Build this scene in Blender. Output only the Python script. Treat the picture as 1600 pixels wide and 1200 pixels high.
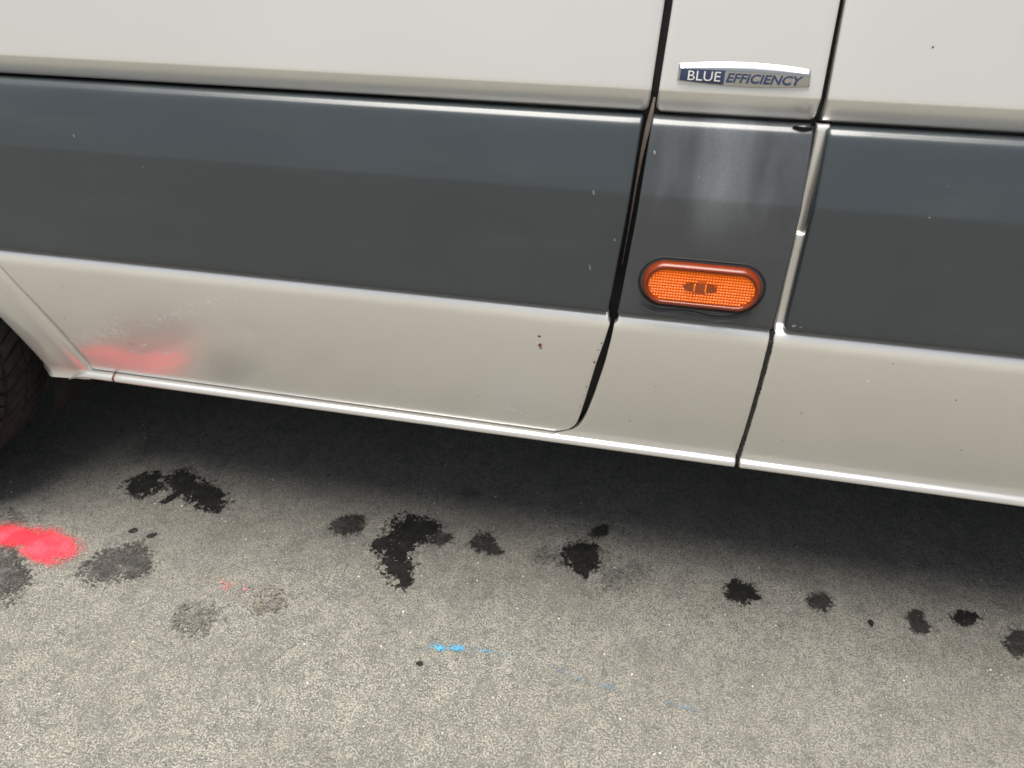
import bpy, bmesh, math, random
import numpy as np
from mathutils import Matrix, Vector

for o in list(bpy.data.objects):
    bpy.data.objects.remove(o, do_unlink=True)
S = bpy.context.scene
COL = S.collection
R = math.radians

# ------------------------------------------------------------------ camera
cam_d = bpy.data.cameras.new('camera')
cam_d.sensor_width = 36.0
cam_d.lens = 24.975
cam_d.clip_start = 0.02
cam_d.clip_end = 3000
cam = bpy.data.objects.new('camera', cam_d)
COL.objects.link(cam)
cam.matrix_world = Matrix(((0.978894, -0.12219572, 0.16381311, -0.0591),
                           (0.20338111, 0.50376848, -0.8395555, -0.7215),
                           (0.02006621, 0.85515234, 0.51798825, 0.845),
                           (0, 0, 0, 1)))
cam_d.dof.use_dof = True
cam_d.dof.focus_distance = 0.80
cam_d.dof.aperture_fstop = 9.0
S.camera = cam

# ------------------------------------------------------------------ sky, sun, exposure
SUN_EL, SUN_AZ = 77.0, 205.0          # degrees; azimuth from +Y towards +X
w = bpy.data.worlds.new('World')
S.world = w
w.use_nodes = True
nt = w.node_tree
sky = nt.nodes.new('ShaderNodeTexSky')
sky.sky_type = 'NISHITA'
sky.sun_disc = False
sky.sun_elevation = R(SUN_EL)
sky.sun_rotation = R(SUN_AZ)
sky.air_density = 1.0
sky.dust_density = 4.0
sky.ozone_density = 1.0
bg = nt.nodes['Background']
bg.inputs['Strength'].default_value = 0.05
hs = nt.nodes.new('ShaderNodeHueSaturation')      # overcast: the blue is washed out by cloud
hs.inputs['Saturation'].default_value = 0.55
nt.links.new(sky.outputs[0], hs.inputs['Color'])
nt.links.new(hs.outputs[0], bg.inputs['Color'])

sd = bpy.data.lights.new('sun', 'SUN')
sd.energy = 2.586
sd.angle = R(46)
sd.color = (1.0, 0.96, 0.885)
sun = bpy.data.objects.new('sun', sd)
COL.objects.link(sun)
sv = Vector((math.sin(R(SUN_AZ)) * math.cos(R(SUN_EL)), math.cos(R(SUN_AZ)) * math.cos(R(SUN_EL)), math.sin(R(SUN_EL))))
sun.rotation_euler = sv.to_track_quat('Z', 'Y').to_euler()
sun.location = sv * 20

S.view_settings.view_transform = 'Standard'
S.view_settings.look = 'None'
S.view_settings.exposure = 1.42
S.view_settings.gamma = 1.0

# ------------------------------------------------------------------ helpers
def link(name, me, mat=None, parent=None, smooth=True):
    o = bpy.data.objects.new(name, me)
    COL.objects.link(o)
    if parent is not None:
        o.parent = parent
    if mat is not None:
        me.materials.append(mat)
    if smooth:
        me.polygons.foreach_set('use_smooth', [True] * len(me.polygons))
    return o

def mesh(name, verts, faces, mat=None, parent=None, smooth=True):
    me = bpy.data.meshes.new(name)
    me.from_pydata([tuple(map(float, v)) for v in verts], [], faces)
    me.update()
    return link(name, me, mat, parent, smooth)

def empty(name, loc=(0, 0, 0), parent=None):
    o = bpy.data.objects.new(name, None)
    COL.objects.link(o)
    o.location = loc
    o.empty_display_size = 0.1
    if parent is not None:
        o.parent = parent
    return o

def grid_faces(nr, nc, wrap=False):
    f = []
    for i in range(nr - 1):
        for j in range(nc if wrap else nc - 1):
            k = (j + 1) % nc
            f.append((i * nc + j, i * nc + k, (i + 1) * nc + k, (i + 1) * nc + j))
    return f

def fix_normals(o, toward=None):
    bm = bmesh.new()
    bm.from_mesh(o.data)
    bmesh.ops.recalc_face_normals(bm, faces=bm.faces)
    bm.to_mesh(o.data)
    bm.free()
    return o

# value noise in numpy
class VNoise:
    def __init__(s, seed):
        s.t = np.random.RandomState(seed).rand(256, 256)
    def at(s, x, y):
        xi = np.floor(x).astype(int); yi = np.floor(y).astype(int)
        fx = x - xi; fy = y - yi
        fx = fx * fx * (3 - 2 * fx); fy = fy * fy * (3 - 2 * fy)
        t = s.t
        a = t[xi % 256, yi % 256]; b = t[(xi + 1) % 256, yi % 256]
        c = t[xi % 256, (yi + 1) % 256]; d = t[(xi + 1) % 256, (yi + 1) % 256]
        return (a * (1 - fx) + b * fx) * (1 - fy) + (c * (1 - fx) + d * fx) * fy
    def fbm(s, x, y, sc, octv=4, gain=0.6):
        v = 0; amp = 1; tot = 0
        for k in range(octv):
            v = v + amp * (s.at(x * sc + 17 * k, y * sc + 31 * k) - 0.5)
            tot += amp; amp *= gain; sc *= 2.1
        return v / tot * 2

# ------------------------------------------------------------------ materials
def new_mat(name):
    m = bpy.data.materials.new(name)
    m.use_nodes = True
    t = m.node_tree
    b = t.nodes['Principled BSDF']
    return m, t, b

def N(t, ty, **kw):
    n = t.nodes.new(ty)
    for k, v in kw.items():
        if k in ('operation', 'blend_type', 'data_type', 'feature', 'noise_dimensions', 'voronoi_dimensions', 'interpolation_type', 'clamp'):
            setattr(n, k, v)
    return n

def val(t, sock, v):
    if hasattr(v, 'is_linked') or isinstance(v, bpy.types.NodeSocket):
        t.links.new(v, sock)
    else:
        sock.default_value = v

def math_n(t, op, a, b=0.5, c=None):
    n = N(t, 'ShaderNodeMath', operation=op)
    val(t, n.inputs[0], a); val(t, n.inputs[1], b)
    if c is not None:
        val(t, n.inputs[2], c)
    return n.outputs[0]

def mix_n(t, f, a, b, blend='MIX'):
    n = N(t, 'ShaderNodeMix', data_type='RGBA', blend_type=blend)
    val(t, n.inputs[0], f)
    for s_, v in ((n.inputs[6], a), (n.inputs[7], b)):
        if isinstance(v, tuple):
            s_.default_value = (*v[:3], 1)
        else:
            t.links.new(v, s_)
    return n.outputs[2]

def sstep(t, x, lo, hi, a=0.0, b=1.0):
    n = N(t, 'ShaderNodeMapRange', interpolation_type='SMOOTHSTEP')
    val(t, n.inputs[0], x)
    n.inputs[1].default_value = lo; n.inputs[2].default_value = hi
    n.inputs[3].default_value = a; n.inputs[4].default_value = b
    return n.outputs[0]

def noise_n(t, co, scale, detail=4, rough=0.55):
    n = N(t, 'ShaderNodeTexNoise')
    t.links.new(co, n.inputs['Vector'])
    n.inputs['Scale'].default_value = scale
    n.inputs['Detail'].default_value = detail
    n.inputs['Roughness'].default_value = rough
    return n.outputs['Fac']

def paint_mat(name, base, haze=0.0):
    """silver metallic car paint under clear coat, with a thin road film of dust"""
    m, t, b = new_mat(name)
    co = N(t, 'ShaderNodeTexCoord').outputs['Object']
    big = noise_n(t, co, 4.0, 1)
    c = mix_n(t, big, tuple(v * 0.95 for v in base), tuple(min(1, v * 1.05) for v in base))
    t.links.new(c, b.inputs['Base Color'])
    b.inputs['Metallic'].default_value = 0.62
    b.inputs['Roughness'].default_value = 0.30 + haze
    b.inputs['Coat Weight'].default_value = 1.0
    b.inputs['Coat Roughness'].default_value = 0.06
    b.inputs['Coat IOR'].default_value = 1.5
    return m

def plastic_mat(name, base, rough=0.38, haze=False):
    m, t, b = new_mat(name)
    co = N(t, 'ShaderNodeTexCoord').outputs['Object']
    n1 = noise_n(t, co, 9.0, 4)
    n2 = noise_n(t, co, 1500.0, 2)
    c = mix_n(t, sstep(t, n1, 0.3, 0.7), tuple(v * 0.96 for v in base), tuple(v * 1.04 for v in base))
    c = mix_n(t, sstep(t, n2, 0.62, 0.8, 0, 0.25), c, tuple(v * 1.8 for v in base))
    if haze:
        # upright light reflection painted into the colour, with blotchy polish haze
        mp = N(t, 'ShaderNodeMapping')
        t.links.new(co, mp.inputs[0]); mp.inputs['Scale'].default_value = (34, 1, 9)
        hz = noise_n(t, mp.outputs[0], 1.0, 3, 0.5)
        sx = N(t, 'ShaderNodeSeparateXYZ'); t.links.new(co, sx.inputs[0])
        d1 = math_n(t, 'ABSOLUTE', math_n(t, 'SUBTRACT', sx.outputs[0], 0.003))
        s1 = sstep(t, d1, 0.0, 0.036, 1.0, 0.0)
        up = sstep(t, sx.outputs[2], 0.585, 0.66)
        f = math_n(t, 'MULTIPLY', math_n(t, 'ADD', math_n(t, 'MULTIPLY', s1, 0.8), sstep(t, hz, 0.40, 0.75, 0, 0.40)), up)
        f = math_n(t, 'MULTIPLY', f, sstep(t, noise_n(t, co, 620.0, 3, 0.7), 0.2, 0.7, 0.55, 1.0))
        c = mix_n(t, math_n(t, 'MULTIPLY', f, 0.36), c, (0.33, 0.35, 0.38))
    # settled dust: sparse pale pin-points and faint wiped smears
    v = N(t, 'ShaderNodeTexVoronoi', feature='F1'); t.links.new(co, v.inputs['Vector']); v.inputs['Scale'].default_value = 90.0
    vs = N(t, 'ShaderNodeSeparateColor'); t.links.new(v.outputs['Color'], vs.inputs[0])
    sp = math_n(t, 'MULTIPLY', sstep(t, v.outputs['Distance'], 0.03, 0.07, 1, 0), sstep(t, vs.outputs[0], 0.90, 0.93))
    c = mix_n(t, math_n(t, 'MULTIPLY', sp, 0.35), c, (0.30, 0.29, 0.27))
    mq = N(t, 'ShaderNodeMapping'); t.links.new(co, mq.inputs[0]); mq.inputs['Scale'].default_value = (3, 3, 14); mq.inputs['Rotation'].default_value = (0, 0.35, 0)
    sm = noise_n(t, mq.outputs[0], 2.2, 6, 0.6)
    c = mix_n(t, sstep(t, sm, 0.5, 0.75, 0.0, 0.035), c, (0.20, 0.20, 0.19))
    t.links.new(c, b.inputs['Base Color'])
    t.links.new(sstep(t, sm, 0.30, 0.75, rough - 0.02, rough + 0.04), b.inputs['Roughness'])
    b.inputs['Specular IOR Level'].default_value = 0.75
    bp = N(t, 'ShaderNodeBump')
    bp.inputs['Strength'].default_value = 0.25
    bp.inputs['Distance'].default_value = 0.0004
    t.links.new(noise_n(t, co, 1100.0, 2), bp.inputs['Height'])
    t.links.new(bp.outputs[0], b.inputs['Normal'])
    return m

def simple_mat(name, base, rough=0.5, metal=0.0, coat=0.0, nscale=60.0, var=0.15):
    m, t, b = new_mat(name)
    co = N(t, 'ShaderNodeTexCoord').outputs['Object']
    n1 = noise_n(t, co, nscale, 4)
    c = mix_n(t, sstep(t, n1, 0.3, 0.7), tuple(v * (1 - var) for v in base), tuple(min(1, v * (1 + var)) for v in base))
    t.links.new(c, b.inputs['Base Color'])
    b.inputs['Roughness'].default_value = rough
    b.inputs['Metallic'].default_value = metal
    b.inputs['Coat Weight'].default_value = coat
    return m

def asphalt_mat(name, mul=(1, 1, 1), rough=0.85, flat=0.0, spec=0.3, bump=1.0):
    """worn asphalt: grey stones in pale fines; mul tints it where oil has soaked in"""
    m, t, b = new_mat(name)
    co = N(t, 'ShaderNodeNewGeometry').outputs['Position']
    # warp so that stones are not round cells
    vc = N(t, 'ShaderNodeTexVoronoi', feature='F1'); t.links.new(co, vc.inputs['Vector']); vc.inputs['Scale'].default_value = 170.0
    sp = N(t, 'ShaderNodeSeparateColor'); t.links.new(vc.outputs['Color'], sp.inputs[0])
    rnd, rnd2 = sp.outputs[0], sp.outputs[1]
    big = noise_n(t, co, 3.2, 5, 0.6)
    mid = noise_n(t, co, 26.0, 5, 0.65)
    fine = noise_n(t, co, 1500.0, 2, 0.6)
    lab = noise_n(t, co, 400.0, 3, 0.66)
    fines = mix_n(t, sstep(t, fine, 0.3, 0.7), (0.225, 0.215, 0.181), (0.40, 0.382, 0.328))
    st = mix_n(t, rnd, (0.058, 0.062, 0.064), (0.150, 0.148, 0.139))
    # stones show where the fines have worn off, more in some places than in others
    lev = math_n(t, 'ADD', lab, math_n(t, 'MULTIPLY', math_n(t, 'SUBTRACT', mid, 0.5), 0.15))
    lev = math_n(t, 'ADD', lev, math_n(t, 'MULTIPLY', math_n(t, 'SUBTRACT', rnd2, 0.5), 0.08))
    stone = sstep(t, lev, 0.43, 0.56)
    c = mix_n(t, math_n(t, 'MULTIPLY', stone, 0.88), fines, st)
    bs = math_n(t, 'MULTIPLY', sstep(t, vc.outputs['Distance'], 0.28, 0.42, 1, 0), sstep(t, math_n(t, 'ADD', rnd, math_n(t, 'MULTIPLY', big, 0.16)), 0.94, 0.965))
    c = mix_n(t, math_n(t, 'MULTIPLY', bs, 0.65), c, mix_n(t, rnd2, (0.060, 0.070, 0.082), (0.15, 0.15, 0.145)))
    c = mix_n(t, sstep(t, noise_n(t, co, 55.0, 3, 0.6), 0.56, 0.72, 0.0, 0.12), c, (0.33, 0.31, 0.265))
    # broad tonal drift: dirt film, worn areas
    c = mix_n(t, sstep(t, big, 0.35, 0.68, 0.0, 0.28), c, (0.15, 0.142, 0.12))
    c = mix_n(t, sstep(t, mid, 0.55, 0.75, 0.0, 0.30), c, (0.11, 0.102, 0.09))
    c = mix_n(t, sstep(t, noise_n(t, co, 9.0, 4, 0.6), 0.48, 0.70, 0.0, 0.32), c, (0.115, 0.108, 0.095))
    # white grit flecks
    v3 = N(t, 'ShaderNodeTexVoronoi', feature='F1'); t.links.new(co, v3.inputs['Vector']); v3.inputs['Scale'].default_value = 210.0
    sp3 = N(t, 'ShaderNodeSeparateColor'); t.links.new(v3.outputs['Color'], sp3.inputs[0])
    gl = math_n(t, 'MULTIPLY', sstep(t, v3.outputs['Distance'], 0.08, 0.18, 1, 0), sstep(t, sp3.outputs[1], 0.84, 0.88))
    dark = c
    if mul != (1, 1, 1):
        mm = N(t, 'ShaderNodeMix', data_type='RGBA', blend_type='MULTIPLY')
        mm.inputs[0].default_value = 1.0
        t.links.new(c, mm.inputs[6])
        t.links.new(mix_n(t, sstep(t, noise_n(t, co, 45.0, 4, 0.6), 0.42, 0.70), mul, tuple(min(1.0, v * 1.9 + 0.02) for v in mul)), mm.inputs[7])
        dark = mm.outputs[2]
    c = mix_n(t, math_n(t, 'MULTIPLY', gl, 0.75), dark, (0.62, 0.58, 0.52))
    t.links.new(c, b.inputs['Base Color'])
    b.inputs['Roughness'].default_value = rough
    b.inputs['Specular IOR Level'].default_value = spec
    h = math_n(t, 'ADD', math_n(t, 'MULTIPLY', stone, -0.5), math_n(t, 'ADD', math_n(t, 'MULTIPLY', fine, 0.5), math_n(t, 'MULTIPLY', mid, 1.0)))
    bp = N(t, 'ShaderNodeBump')
    bp.inputs['Strength'].default_value = 0.8 * bump
    bp.inputs['Distance'].default_value = 0.0016
    t.links.new(h, bp.inputs['Height'])
    t.links.new(bp.outputs[0], b.inputs['Normal'])
    return m

M_PAINT = paint_mat('silver_paint', (0.81, 0.79, 0.745))
M_MOULD = plastic_mat('grey_moulding', (0.031, 0.039, 0.044), 0.30)
M_MOULDP = plastic_mat('hazed_moulding_painted_sheen', (0.040, 0.045, 0.050), 0.30, True)
M_BLACK = simple_mat('black_rubber', (0.010, 0.010, 0.011), 0.55)
M_TAR = simple_mat('black_sealant', (0.012, 0.011, 0.010), 0.28, nscale=400, var=0.4)
M_UNDER = simple_mat('dark_underbody', (0.018, 0.016, 0.014), 0.8, nscale=12, var=0.5)
M_TYRE = simple_mat('tyre_rubber', (0.036, 0.034, 0.032), 0.7, nscale=40, var=0.3)
M_STEEL = simple_mat('wheel_steel', (0.28, 0.28, 0.28), 0.4, 0.8)
M_CHROME = simple_mat('satin_chrome', (0.55, 0.545, 0.53), 0.20, 1.0, 0.0, 30, 0.04)
M_BLUE = simple_mat('badge_blue', (0.022, 0.040, 0.105), 0.30, 0.0, 0.6)
M_WHITE = simple_mat('badge_silver_lettering', (0.80, 0.80, 0.78), 0.3, 0.3)
M_AMBER = simple_mat('amber_lens', (0.96, 0.20, 0.002), 0.30, 0.0, 0.12, 90, 0.05)
M_AMBER_B = simple_mat('amber_lens_ground', (0.80, 0.11, 0.002), 0.30, 0.0, 0.1, 90, 0.05)
M_AMBER_D = simple_mat('amber_rim', (0.17, 0.022, 0.003), 0.28, 0.0, 0.05, 90, 0.08)
M_AMBER_C = simple_mat('amber_window', (0.26, 0.045, 0.006), 0.2, 0.0, 0.3, 90, 0.08)
M_GLASS = simple_mat('dark_glass', (0.015, 0.018, 0.020), 0.05, 0.0, 1.0)
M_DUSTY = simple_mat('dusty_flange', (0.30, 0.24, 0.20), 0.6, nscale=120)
M_RUST = simple_mat('rust', (0.24, 0.095, 0.045), 0.8, nscale=700, var=0.5)
M_CHALK = simple_mat('pale_scuff', (0.98, 0.96, 0.92), 0.7, nscale=700, var=0.2)
def spray_mat(name, c0, c1):
    m, t, b = new_mat(name)
    co = N(t, 'ShaderNodeNewGeometry').outputs['Position']
    c = mix_n(t, sstep(t, noise_n(t, co, 14.0, 3), 0.42, 0.60), c0, c1)
    pit = sstep(t, noise_n(t, co, 400.0, 3, 0.66), 0.45, 0.57, 0.0, 0.7)      # pits between stones stay bare
    c = mix_n(t, pit, c, tuple(v * 0.45 for v in c0))
    t.links.new(c, b.inputs['Base Color'])
    b.inputs['Roughness'].default_value = 0.65
    return m
M_RED = spray_mat('red_spray_paint', (0.90, 0.030, 0.055), (0.95, 0.085, 0.125))
M_PINK = simple_mat('thin_red_spray', (0.55, 0.15, 0.145), 0.7, nscale=500, var=0.25)
M_CYAN = simple_mat('blue_chalk', (0.07, 0.30, 0.50), 0.75, nscale=500, var=0.25)
M_GROUND = asphalt_mat('worn_asphalt')
ST = {'d': asphalt_mat('oil_soaked_asphalt', (0.036, 0.035, 0.034), 0.42, spec=0.35, bump=1.0),
      'm': asphalt_mat('stained_asphalt', (0.125, 0.125, 0.13), 0.60, spec=0.2, bump=0.8),
      'g': asphalt_mat('smudged_asphalt', (0.27, 0.265, 0.28), 0.70, spec=0.2, bump=0.8),
      'f': asphalt_mat('faintly_stained_asphalt', (0.66, 0.66, 0.68), 0.8, spec=0.2),
      'b': asphalt_mat('brown_dirt_on_asphalt', (0.80, 0.73, 0.69), 0.85, spec=0.2)}

# ------------------------------------------------------------------ ground
gv = [(0, 0, 0)]; gf = []
rings = (4.0, 15.0, 60.0, 300.0, 1500.0)
nseg = 48
for r_ in rings:
    for k in range(nseg):
        a = 2 * math.pi * k / nseg
        gv.append((r_ * math.cos(a), r_ * math.sin(a), 0))
for k in range(nseg):
    gf.append((0, 1 + k, 1 + (k + 1) % nseg))
for i in range(len(rings) - 1):
    for k in range(nseg):
        a, b_ = 1 + i * nseg + k, 1 + i * nseg + (k + 1) % nseg
        gf.append((a, a + nseg, b_ + nseg, b_))
ground = mesh('ground', gv, gf, M_GROUND, smooth=False)
ground['kind'] = 'structure'
ground['label'] = 'worn grey asphalt with dark stones in pale fines'

def blotch(name, ells, amp, seed, mat, parent, cell=0.0007, place=None, lift=0.0012, nsc=95.0, dither=0.0, edge=0.0, octv=6, white=0.0):
    """ragged flat patch: cells of a fine grid where distance field + noise is positive"""
    vn = VNoise(seed)
    xs = [e[0] for e in ells]; ys = [e[1] for e in ells]
    ex = max(math.hypot(e[2], e[4]) for e in ells) * 1.5; ey = max(math.hypot(e[3], e[5]) for e in ells) * 1.5
    x0, x1, y0, y1 = min(xs) - ex, max(xs) + ex, min(ys) - ey, max(ys) + ey
    nx, ny = int((x1 - x0) / cell) + 1, int((y1 - y0) / cell) + 1
    X, Y = np.meshgrid(x0 + cell * (np.arange(nx) + .5), y0 + cell * (np.arange(ny) + .5), indexing='ij')
    F = np.full(X.shape, -9.0)
    for e in ells:
        Mi = np.linalg.inv(np.array([[e[2], e[4]], [e[3], e[5]]]))
        u = Mi[0, 0] * (X - e[0]) + Mi[0, 1] * (Y - e[1]); v = Mi[1, 0] * (X - e[0]) + Mi[1, 1] * (Y - e[1])
        F = np.maximum(F, 1 - np.sqrt(u * u + v * v))
    F = F + amp * 1.5 * vn.fbm(X, Y, nsc, octv, 0.66)
    if dither:
        rs = np.random.RandomState(seed + 5)
        F = F + dither * (0.5 * (rs.rand(*F.shape) - .5) + 0.9 * vn.fbm(X + 3, Y, 330.0, 3))
    if white:
        F = F + white * (np.random.RandomState(seed + 7).rand(*F.shape) - .5)
    K = F > edge
    idx = np.argwhere(K)
    if len(idx) == 0:
        return None
    vid = {}
    verts = []; faces = []
    for i, j in idx:
        q = []
        for di, dj in ((0, 0), (1, 0), (1, 1), (0, 1)):
            k = (i + di, j + dj)
            if k not in vid:
                vid[k] = len(verts)
                a, b_ = x0 + k[0] * cell, y0 + k[1] * cell
                verts.append((a, b_, lift) if place is None else place(a, b_))
            q.append(vid[k])
        faces.append(tuple(q))
    return mesh(name, verts, faces, mat, parent, smooth=False)

STAINS = [
    ('black ragged oil stain with spiky edges, nearest the wheel', 'd', 0.55, [(-0.9085, 0.1396, 0.0205, 0.0174, 0.021, -0.0223), (-0.9031, 0.1599, 0.0015, 0.0152, 0.0129, -0.0088), (-0.9138, 0.1235, 0.0133, 0.0031, 0.0069, -0.0094)]),
    ('large black oil stain beside the spiky one, farthest under the van', 'd', 0.5, [(-0.8365, 0.1583, 0.037, -0.0081, 0.0111, -0.0293), (-0.7823, 0.1377, 0.0412, -0.0194, 0.003, -0.0259), (-0.8398, 0.1207, 0.0069, 0.016, 0.0058, -0.0049)]),
    ('small dark grey oval oil spot left of the largest stain', 'm', 0.3, [(-0.5041, 0.1246, 0.0228, 0.0138, 0.0126, -0.0212)]),
    ('largest black T-shaped oil stain under the door', 'd', 0.6, [(-0.3954, 0.1334, 0.036, 0.0083, 0.0101, -0.0298), (-0.4063, 0.0994, 0.0269, 0.0062, 0.0101, -0.0284), (-0.3916, 0.0581, 0.0221, 0.005, 0.0123, -0.0347), (-0.4342, 0.093, 0.0148, 0.0077, 0.0056, -0.0108), (-0.3676, 0.1463, 0.0151, 0.0135, 0.0097, -0.0161), (-0.3703, 0.0278, 0.0098, 0.0022, 0.0062, -0.0178)]),
    ('grey smear at the right edge of the largest oil stain', 'm', 0.35, [(-0.3413, 0.1268, 0.0189, 0.0043, 0.0044, -0.0147)]),
    ('dark grey spot to the right of the largest oil stain', 'm', 0.45, [(-0.265, 0.1319, 0.022, -0.0029, 0.0011, -0.0221), (-0.2477, 0.1236, 0.013, -0.0032, -0.0003, -0.0115)]),
    ('round black oil stain below the pillar side of the door', 'd', 0.4, [(-0.1051, 0.1442, 0.031, 0.0071, 0.0036, -0.0291), (-0.0952, 0.1229, 0.0223, 0.0051, 0.0023, -0.0197), (-0.0928, 0.1021, 0.005, 0.0011, 0.0014, -0.0123)]),
    ('small dark fleck just above the round black stain', 'm', 0.5, [(-0.0803, 0.2027, 0.0162, 0.0131, 0.0041, -0.0112)]),
    ('faint grey smudge below the round black stain', 'f', 0.7, [(-0.0389, 0.1032, 0.0252, 0.019, 0.0087, -0.024), (-0.0229, 0.1208, 0.0241, 0.0055, 0.0012, -0.0195)]),
    ('faint grey smudge left of the round black stain', 'f', 0.8, [(-0.1673, 0.1255, 0.0185, 0.0042, 0.0029, -0.0171)]),
    ('round near-black oil spot below the pillar', 'd', 0.3, [(0.1472, 0.1197, 0.02, -0.0003, -0.0041, -0.022), (0.1697, 0.1116, 0.0078, 0.0018, -0.0004, -0.0053)]),
    ('dark grey oil spot with a paler lower edge', 'm', 0.35, [(0.2678, 0.1234, 0.0175, 0.004, -0.0027, -0.0174)]),
    ('tiny dark drip between two oil spots', 'd', 0.3, [(0.335, 0.0985, 0.0024, -0.005, -0.0036, -0.0039)]),
    ('grey C-shaped oil spot', 'm', 0.45, [(0.4039, 0.1238, 0.0115, 0.0026, -0.004, -0.0157), (0.4068, 0.1074, 0.0131, -0.004, -0.0063, -0.0127)]),
    ('small black oil spot near the right end of the drip line', 'd', 0.5, [(0.4782, 0.1394, 0.0139, -0.0023, -0.0071, -0.0147)]),
    ('dark oil spot cut by the right edge of the picture', 'm', 0.4, [(0.5405, 0.1115, 0.0167, -0.0003, -0.0103, -0.0217), (0.5351, 0.092, 0.011, 0.0025, -0.004, -0.011)]),
    ('broad charcoal smudge beside the red paint', 'g', 0.3, [(-0.8302, -0.0422, 0.0261, 0.035, 0.0273, -0.0224), (-0.8056, -0.0366, 0.0295, 0.0067, 0.0197, -0.0269)]),
    ('dark purplish smudge just below the red paint', 'g', 0.25, [(-0.9901, -0.0969, 0.0346, 0.0079, 0.0448, -0.0479), (-1.0227, -0.114, 0.0476, 0.0108, 0.0437, -0.0445)]),
    ('dark smudge above the red paint', 'f', 0.4, [(-1.0782, 0.0052, 0.0272, 0.0063, 0.0177, -0.019)]),
    ('tiny black speck above the charcoal smudge', 'm', 0.3, [(-0.8498, 0.0287, 0.0044, 0.0048, 0.0039, -0.0036)]),
    ('small dark speck at the corner of the charcoal smudge', 'm', 0.3, [(-0.8121, 0.0263, 0.006, 0.0046, 0.0047, -0.005)]),
    ('tiny black speck beside the blue paint fleck', 'd', 0.4, [(-0.298, -0.1165, 0.0043, 0.001, 0.0013, -0.004)]),
    ('brown dirt patch beside the faint red specks', 'b', 0.8, [(-0.5606, -0.0591, 0.0244, 0.0055, 0.0134, -0.025)]),
    ('pale grey-blue patch of exposed stone at lower left', 'f', 0.9, [(-0.6383, -0.1138, 0.0212, 0.0187, 0.0187, -0.0183)]),
    ('dark speck above the charcoal smudge on the right', 'f', 0.5, [(-0.3208, 0.2487, 0.0136, 0.0032, 0.0027, -0.0104)]),
]

for i, (lab, ty, amp, ells) in enumerate(STAINS):
    if ty in 'dm' and max(abs(e[2]) for e in ells) > .01:      # thin oil creeping outward between the stones
        blotch('stain_halo', [e[:2] + tuple(v * 1.14 for v in e[2:]) for e in ells], amp, 40 + i, ST['m' if ty == 'd' else 'f'], ground, dither=0.7,
               edge=0.04, lift=0.0008 + 0.00001 * i)
    dth = {'f': 1.3, 'g': 0.75, 'b': 1.4, 'm': 0.5, 'd': 0.3}[ty]
    o = blotch('dirt_patch' if ty == 'b' else 'oil_stain', ells, amp, 40 + i, ST[ty], ground, dither=dth,
               edge=0.45 if ty == 'b' else 0.2 if ty == 'f' else 0.0, lift=0.0012 + 0.00004 * i)
    o['label'] = lab
RED = [(-1.034, -0.0263, 0.0424, 0.0046, 0.0174, -0.0208), (-0.9648, -0.0288, 0.0483, 0.0022, 0.0188, -0.0257), (-0.9382, -0.0318, 0.026, 0.006, 0.0254, -0.0301), (-0.9624, -0.0522, 0.0389, -0.0061, 0.008, -0.0147), (-1.1229, -0.0374, 0.0789, 0.0086, 0.0214, -0.0233), (-1.2692, -0.0439, 0.1102, 0.0051, 0.0261, -0.0262)]
RED = [RED[0], RED[1], (-0.9400, -0.0318, 0.026, 0.006, 0.019, -0.0235), RED[3]] + [(-1.09, -0.034, 0.050, 0.005, 0.020, -0.0225)]
o = blotch('paint_mark', RED, 0.20, 201, M_RED, ground, cell=.0006, dither=0.35, white=0.6, edge=0.10, lift=0.0024); o['label'] = 'bright red sprayed mark on the asphalt'
o = blotch('paint_overspray', [tuple(e[:2]) + tuple(v * 1.25 for v in e[2:]) for e in RED], 0.25, 202, M_PINK, ground, cell=.0006, white=1.5, edge=0.50, lift=0.0021); o['label'] = 'thin pink overspray around the red mark'
o = blotch('paint_fleck', [(-0.601, -0.0475, 0.0095, 0.0022, 0.0033, -0.0058), (-0.6393, -0.043, 0.032, 0.0003, 0.0063, -0.0144)], 0.5, 203, M_PINK, ground, dither=2.2, edge=1.3, lift=0.0021); o['label'] = 'few faint red paint specks on the asphalt'
o = blotch('chalk_mark', [(-0.278, -0.0848, 0.0124, 0.0028, 0.0019, -0.0063), (-0.2564, -0.0811, 0.0126, 0.002, 0.0012, -0.0053)], 0.4, 204, M_CYAN, ground, dither=1.2, white=1.0, edge=0.45, lift=0.0021); o['label'] = 'small bright blue chalk fleck on the asphalt'
o = blotch('chalk_mark', [(-0.2173, -0.0767, 0.0318, 0.0018, 0.0007, -0.0053), (-0.1846, -0.0782, 0.0198, 0.0011, 0.0005, -0.0053)], 0.4, 205, M_CYAN, ground, dither=1.6, white=1.2, edge=1.35, lift=0.0021); o['label'] = 'thin blue speckle trailing from the bright fleck'
o = blotch('chalk_mark', [(-0.1016, -0.0873, 0.0426, -0.01, -0.0011, -0.006), (-0.0392, -0.0968, 0.0286, -0.0024, -0.0009, -0.007), (0.0543, -0.1044, 0.029, -0.0019, -0.0012, -0.0058)], 0.4, 206, simple_mat('faded_blue_chalk', (0.11, 0.20, 0.29), 0.8, nscale=500), ground, dither=1.6, white=1.2, edge=1.25, lift=0.0021); o['label'] = 'faded blue speckles at the end of the trail'

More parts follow.
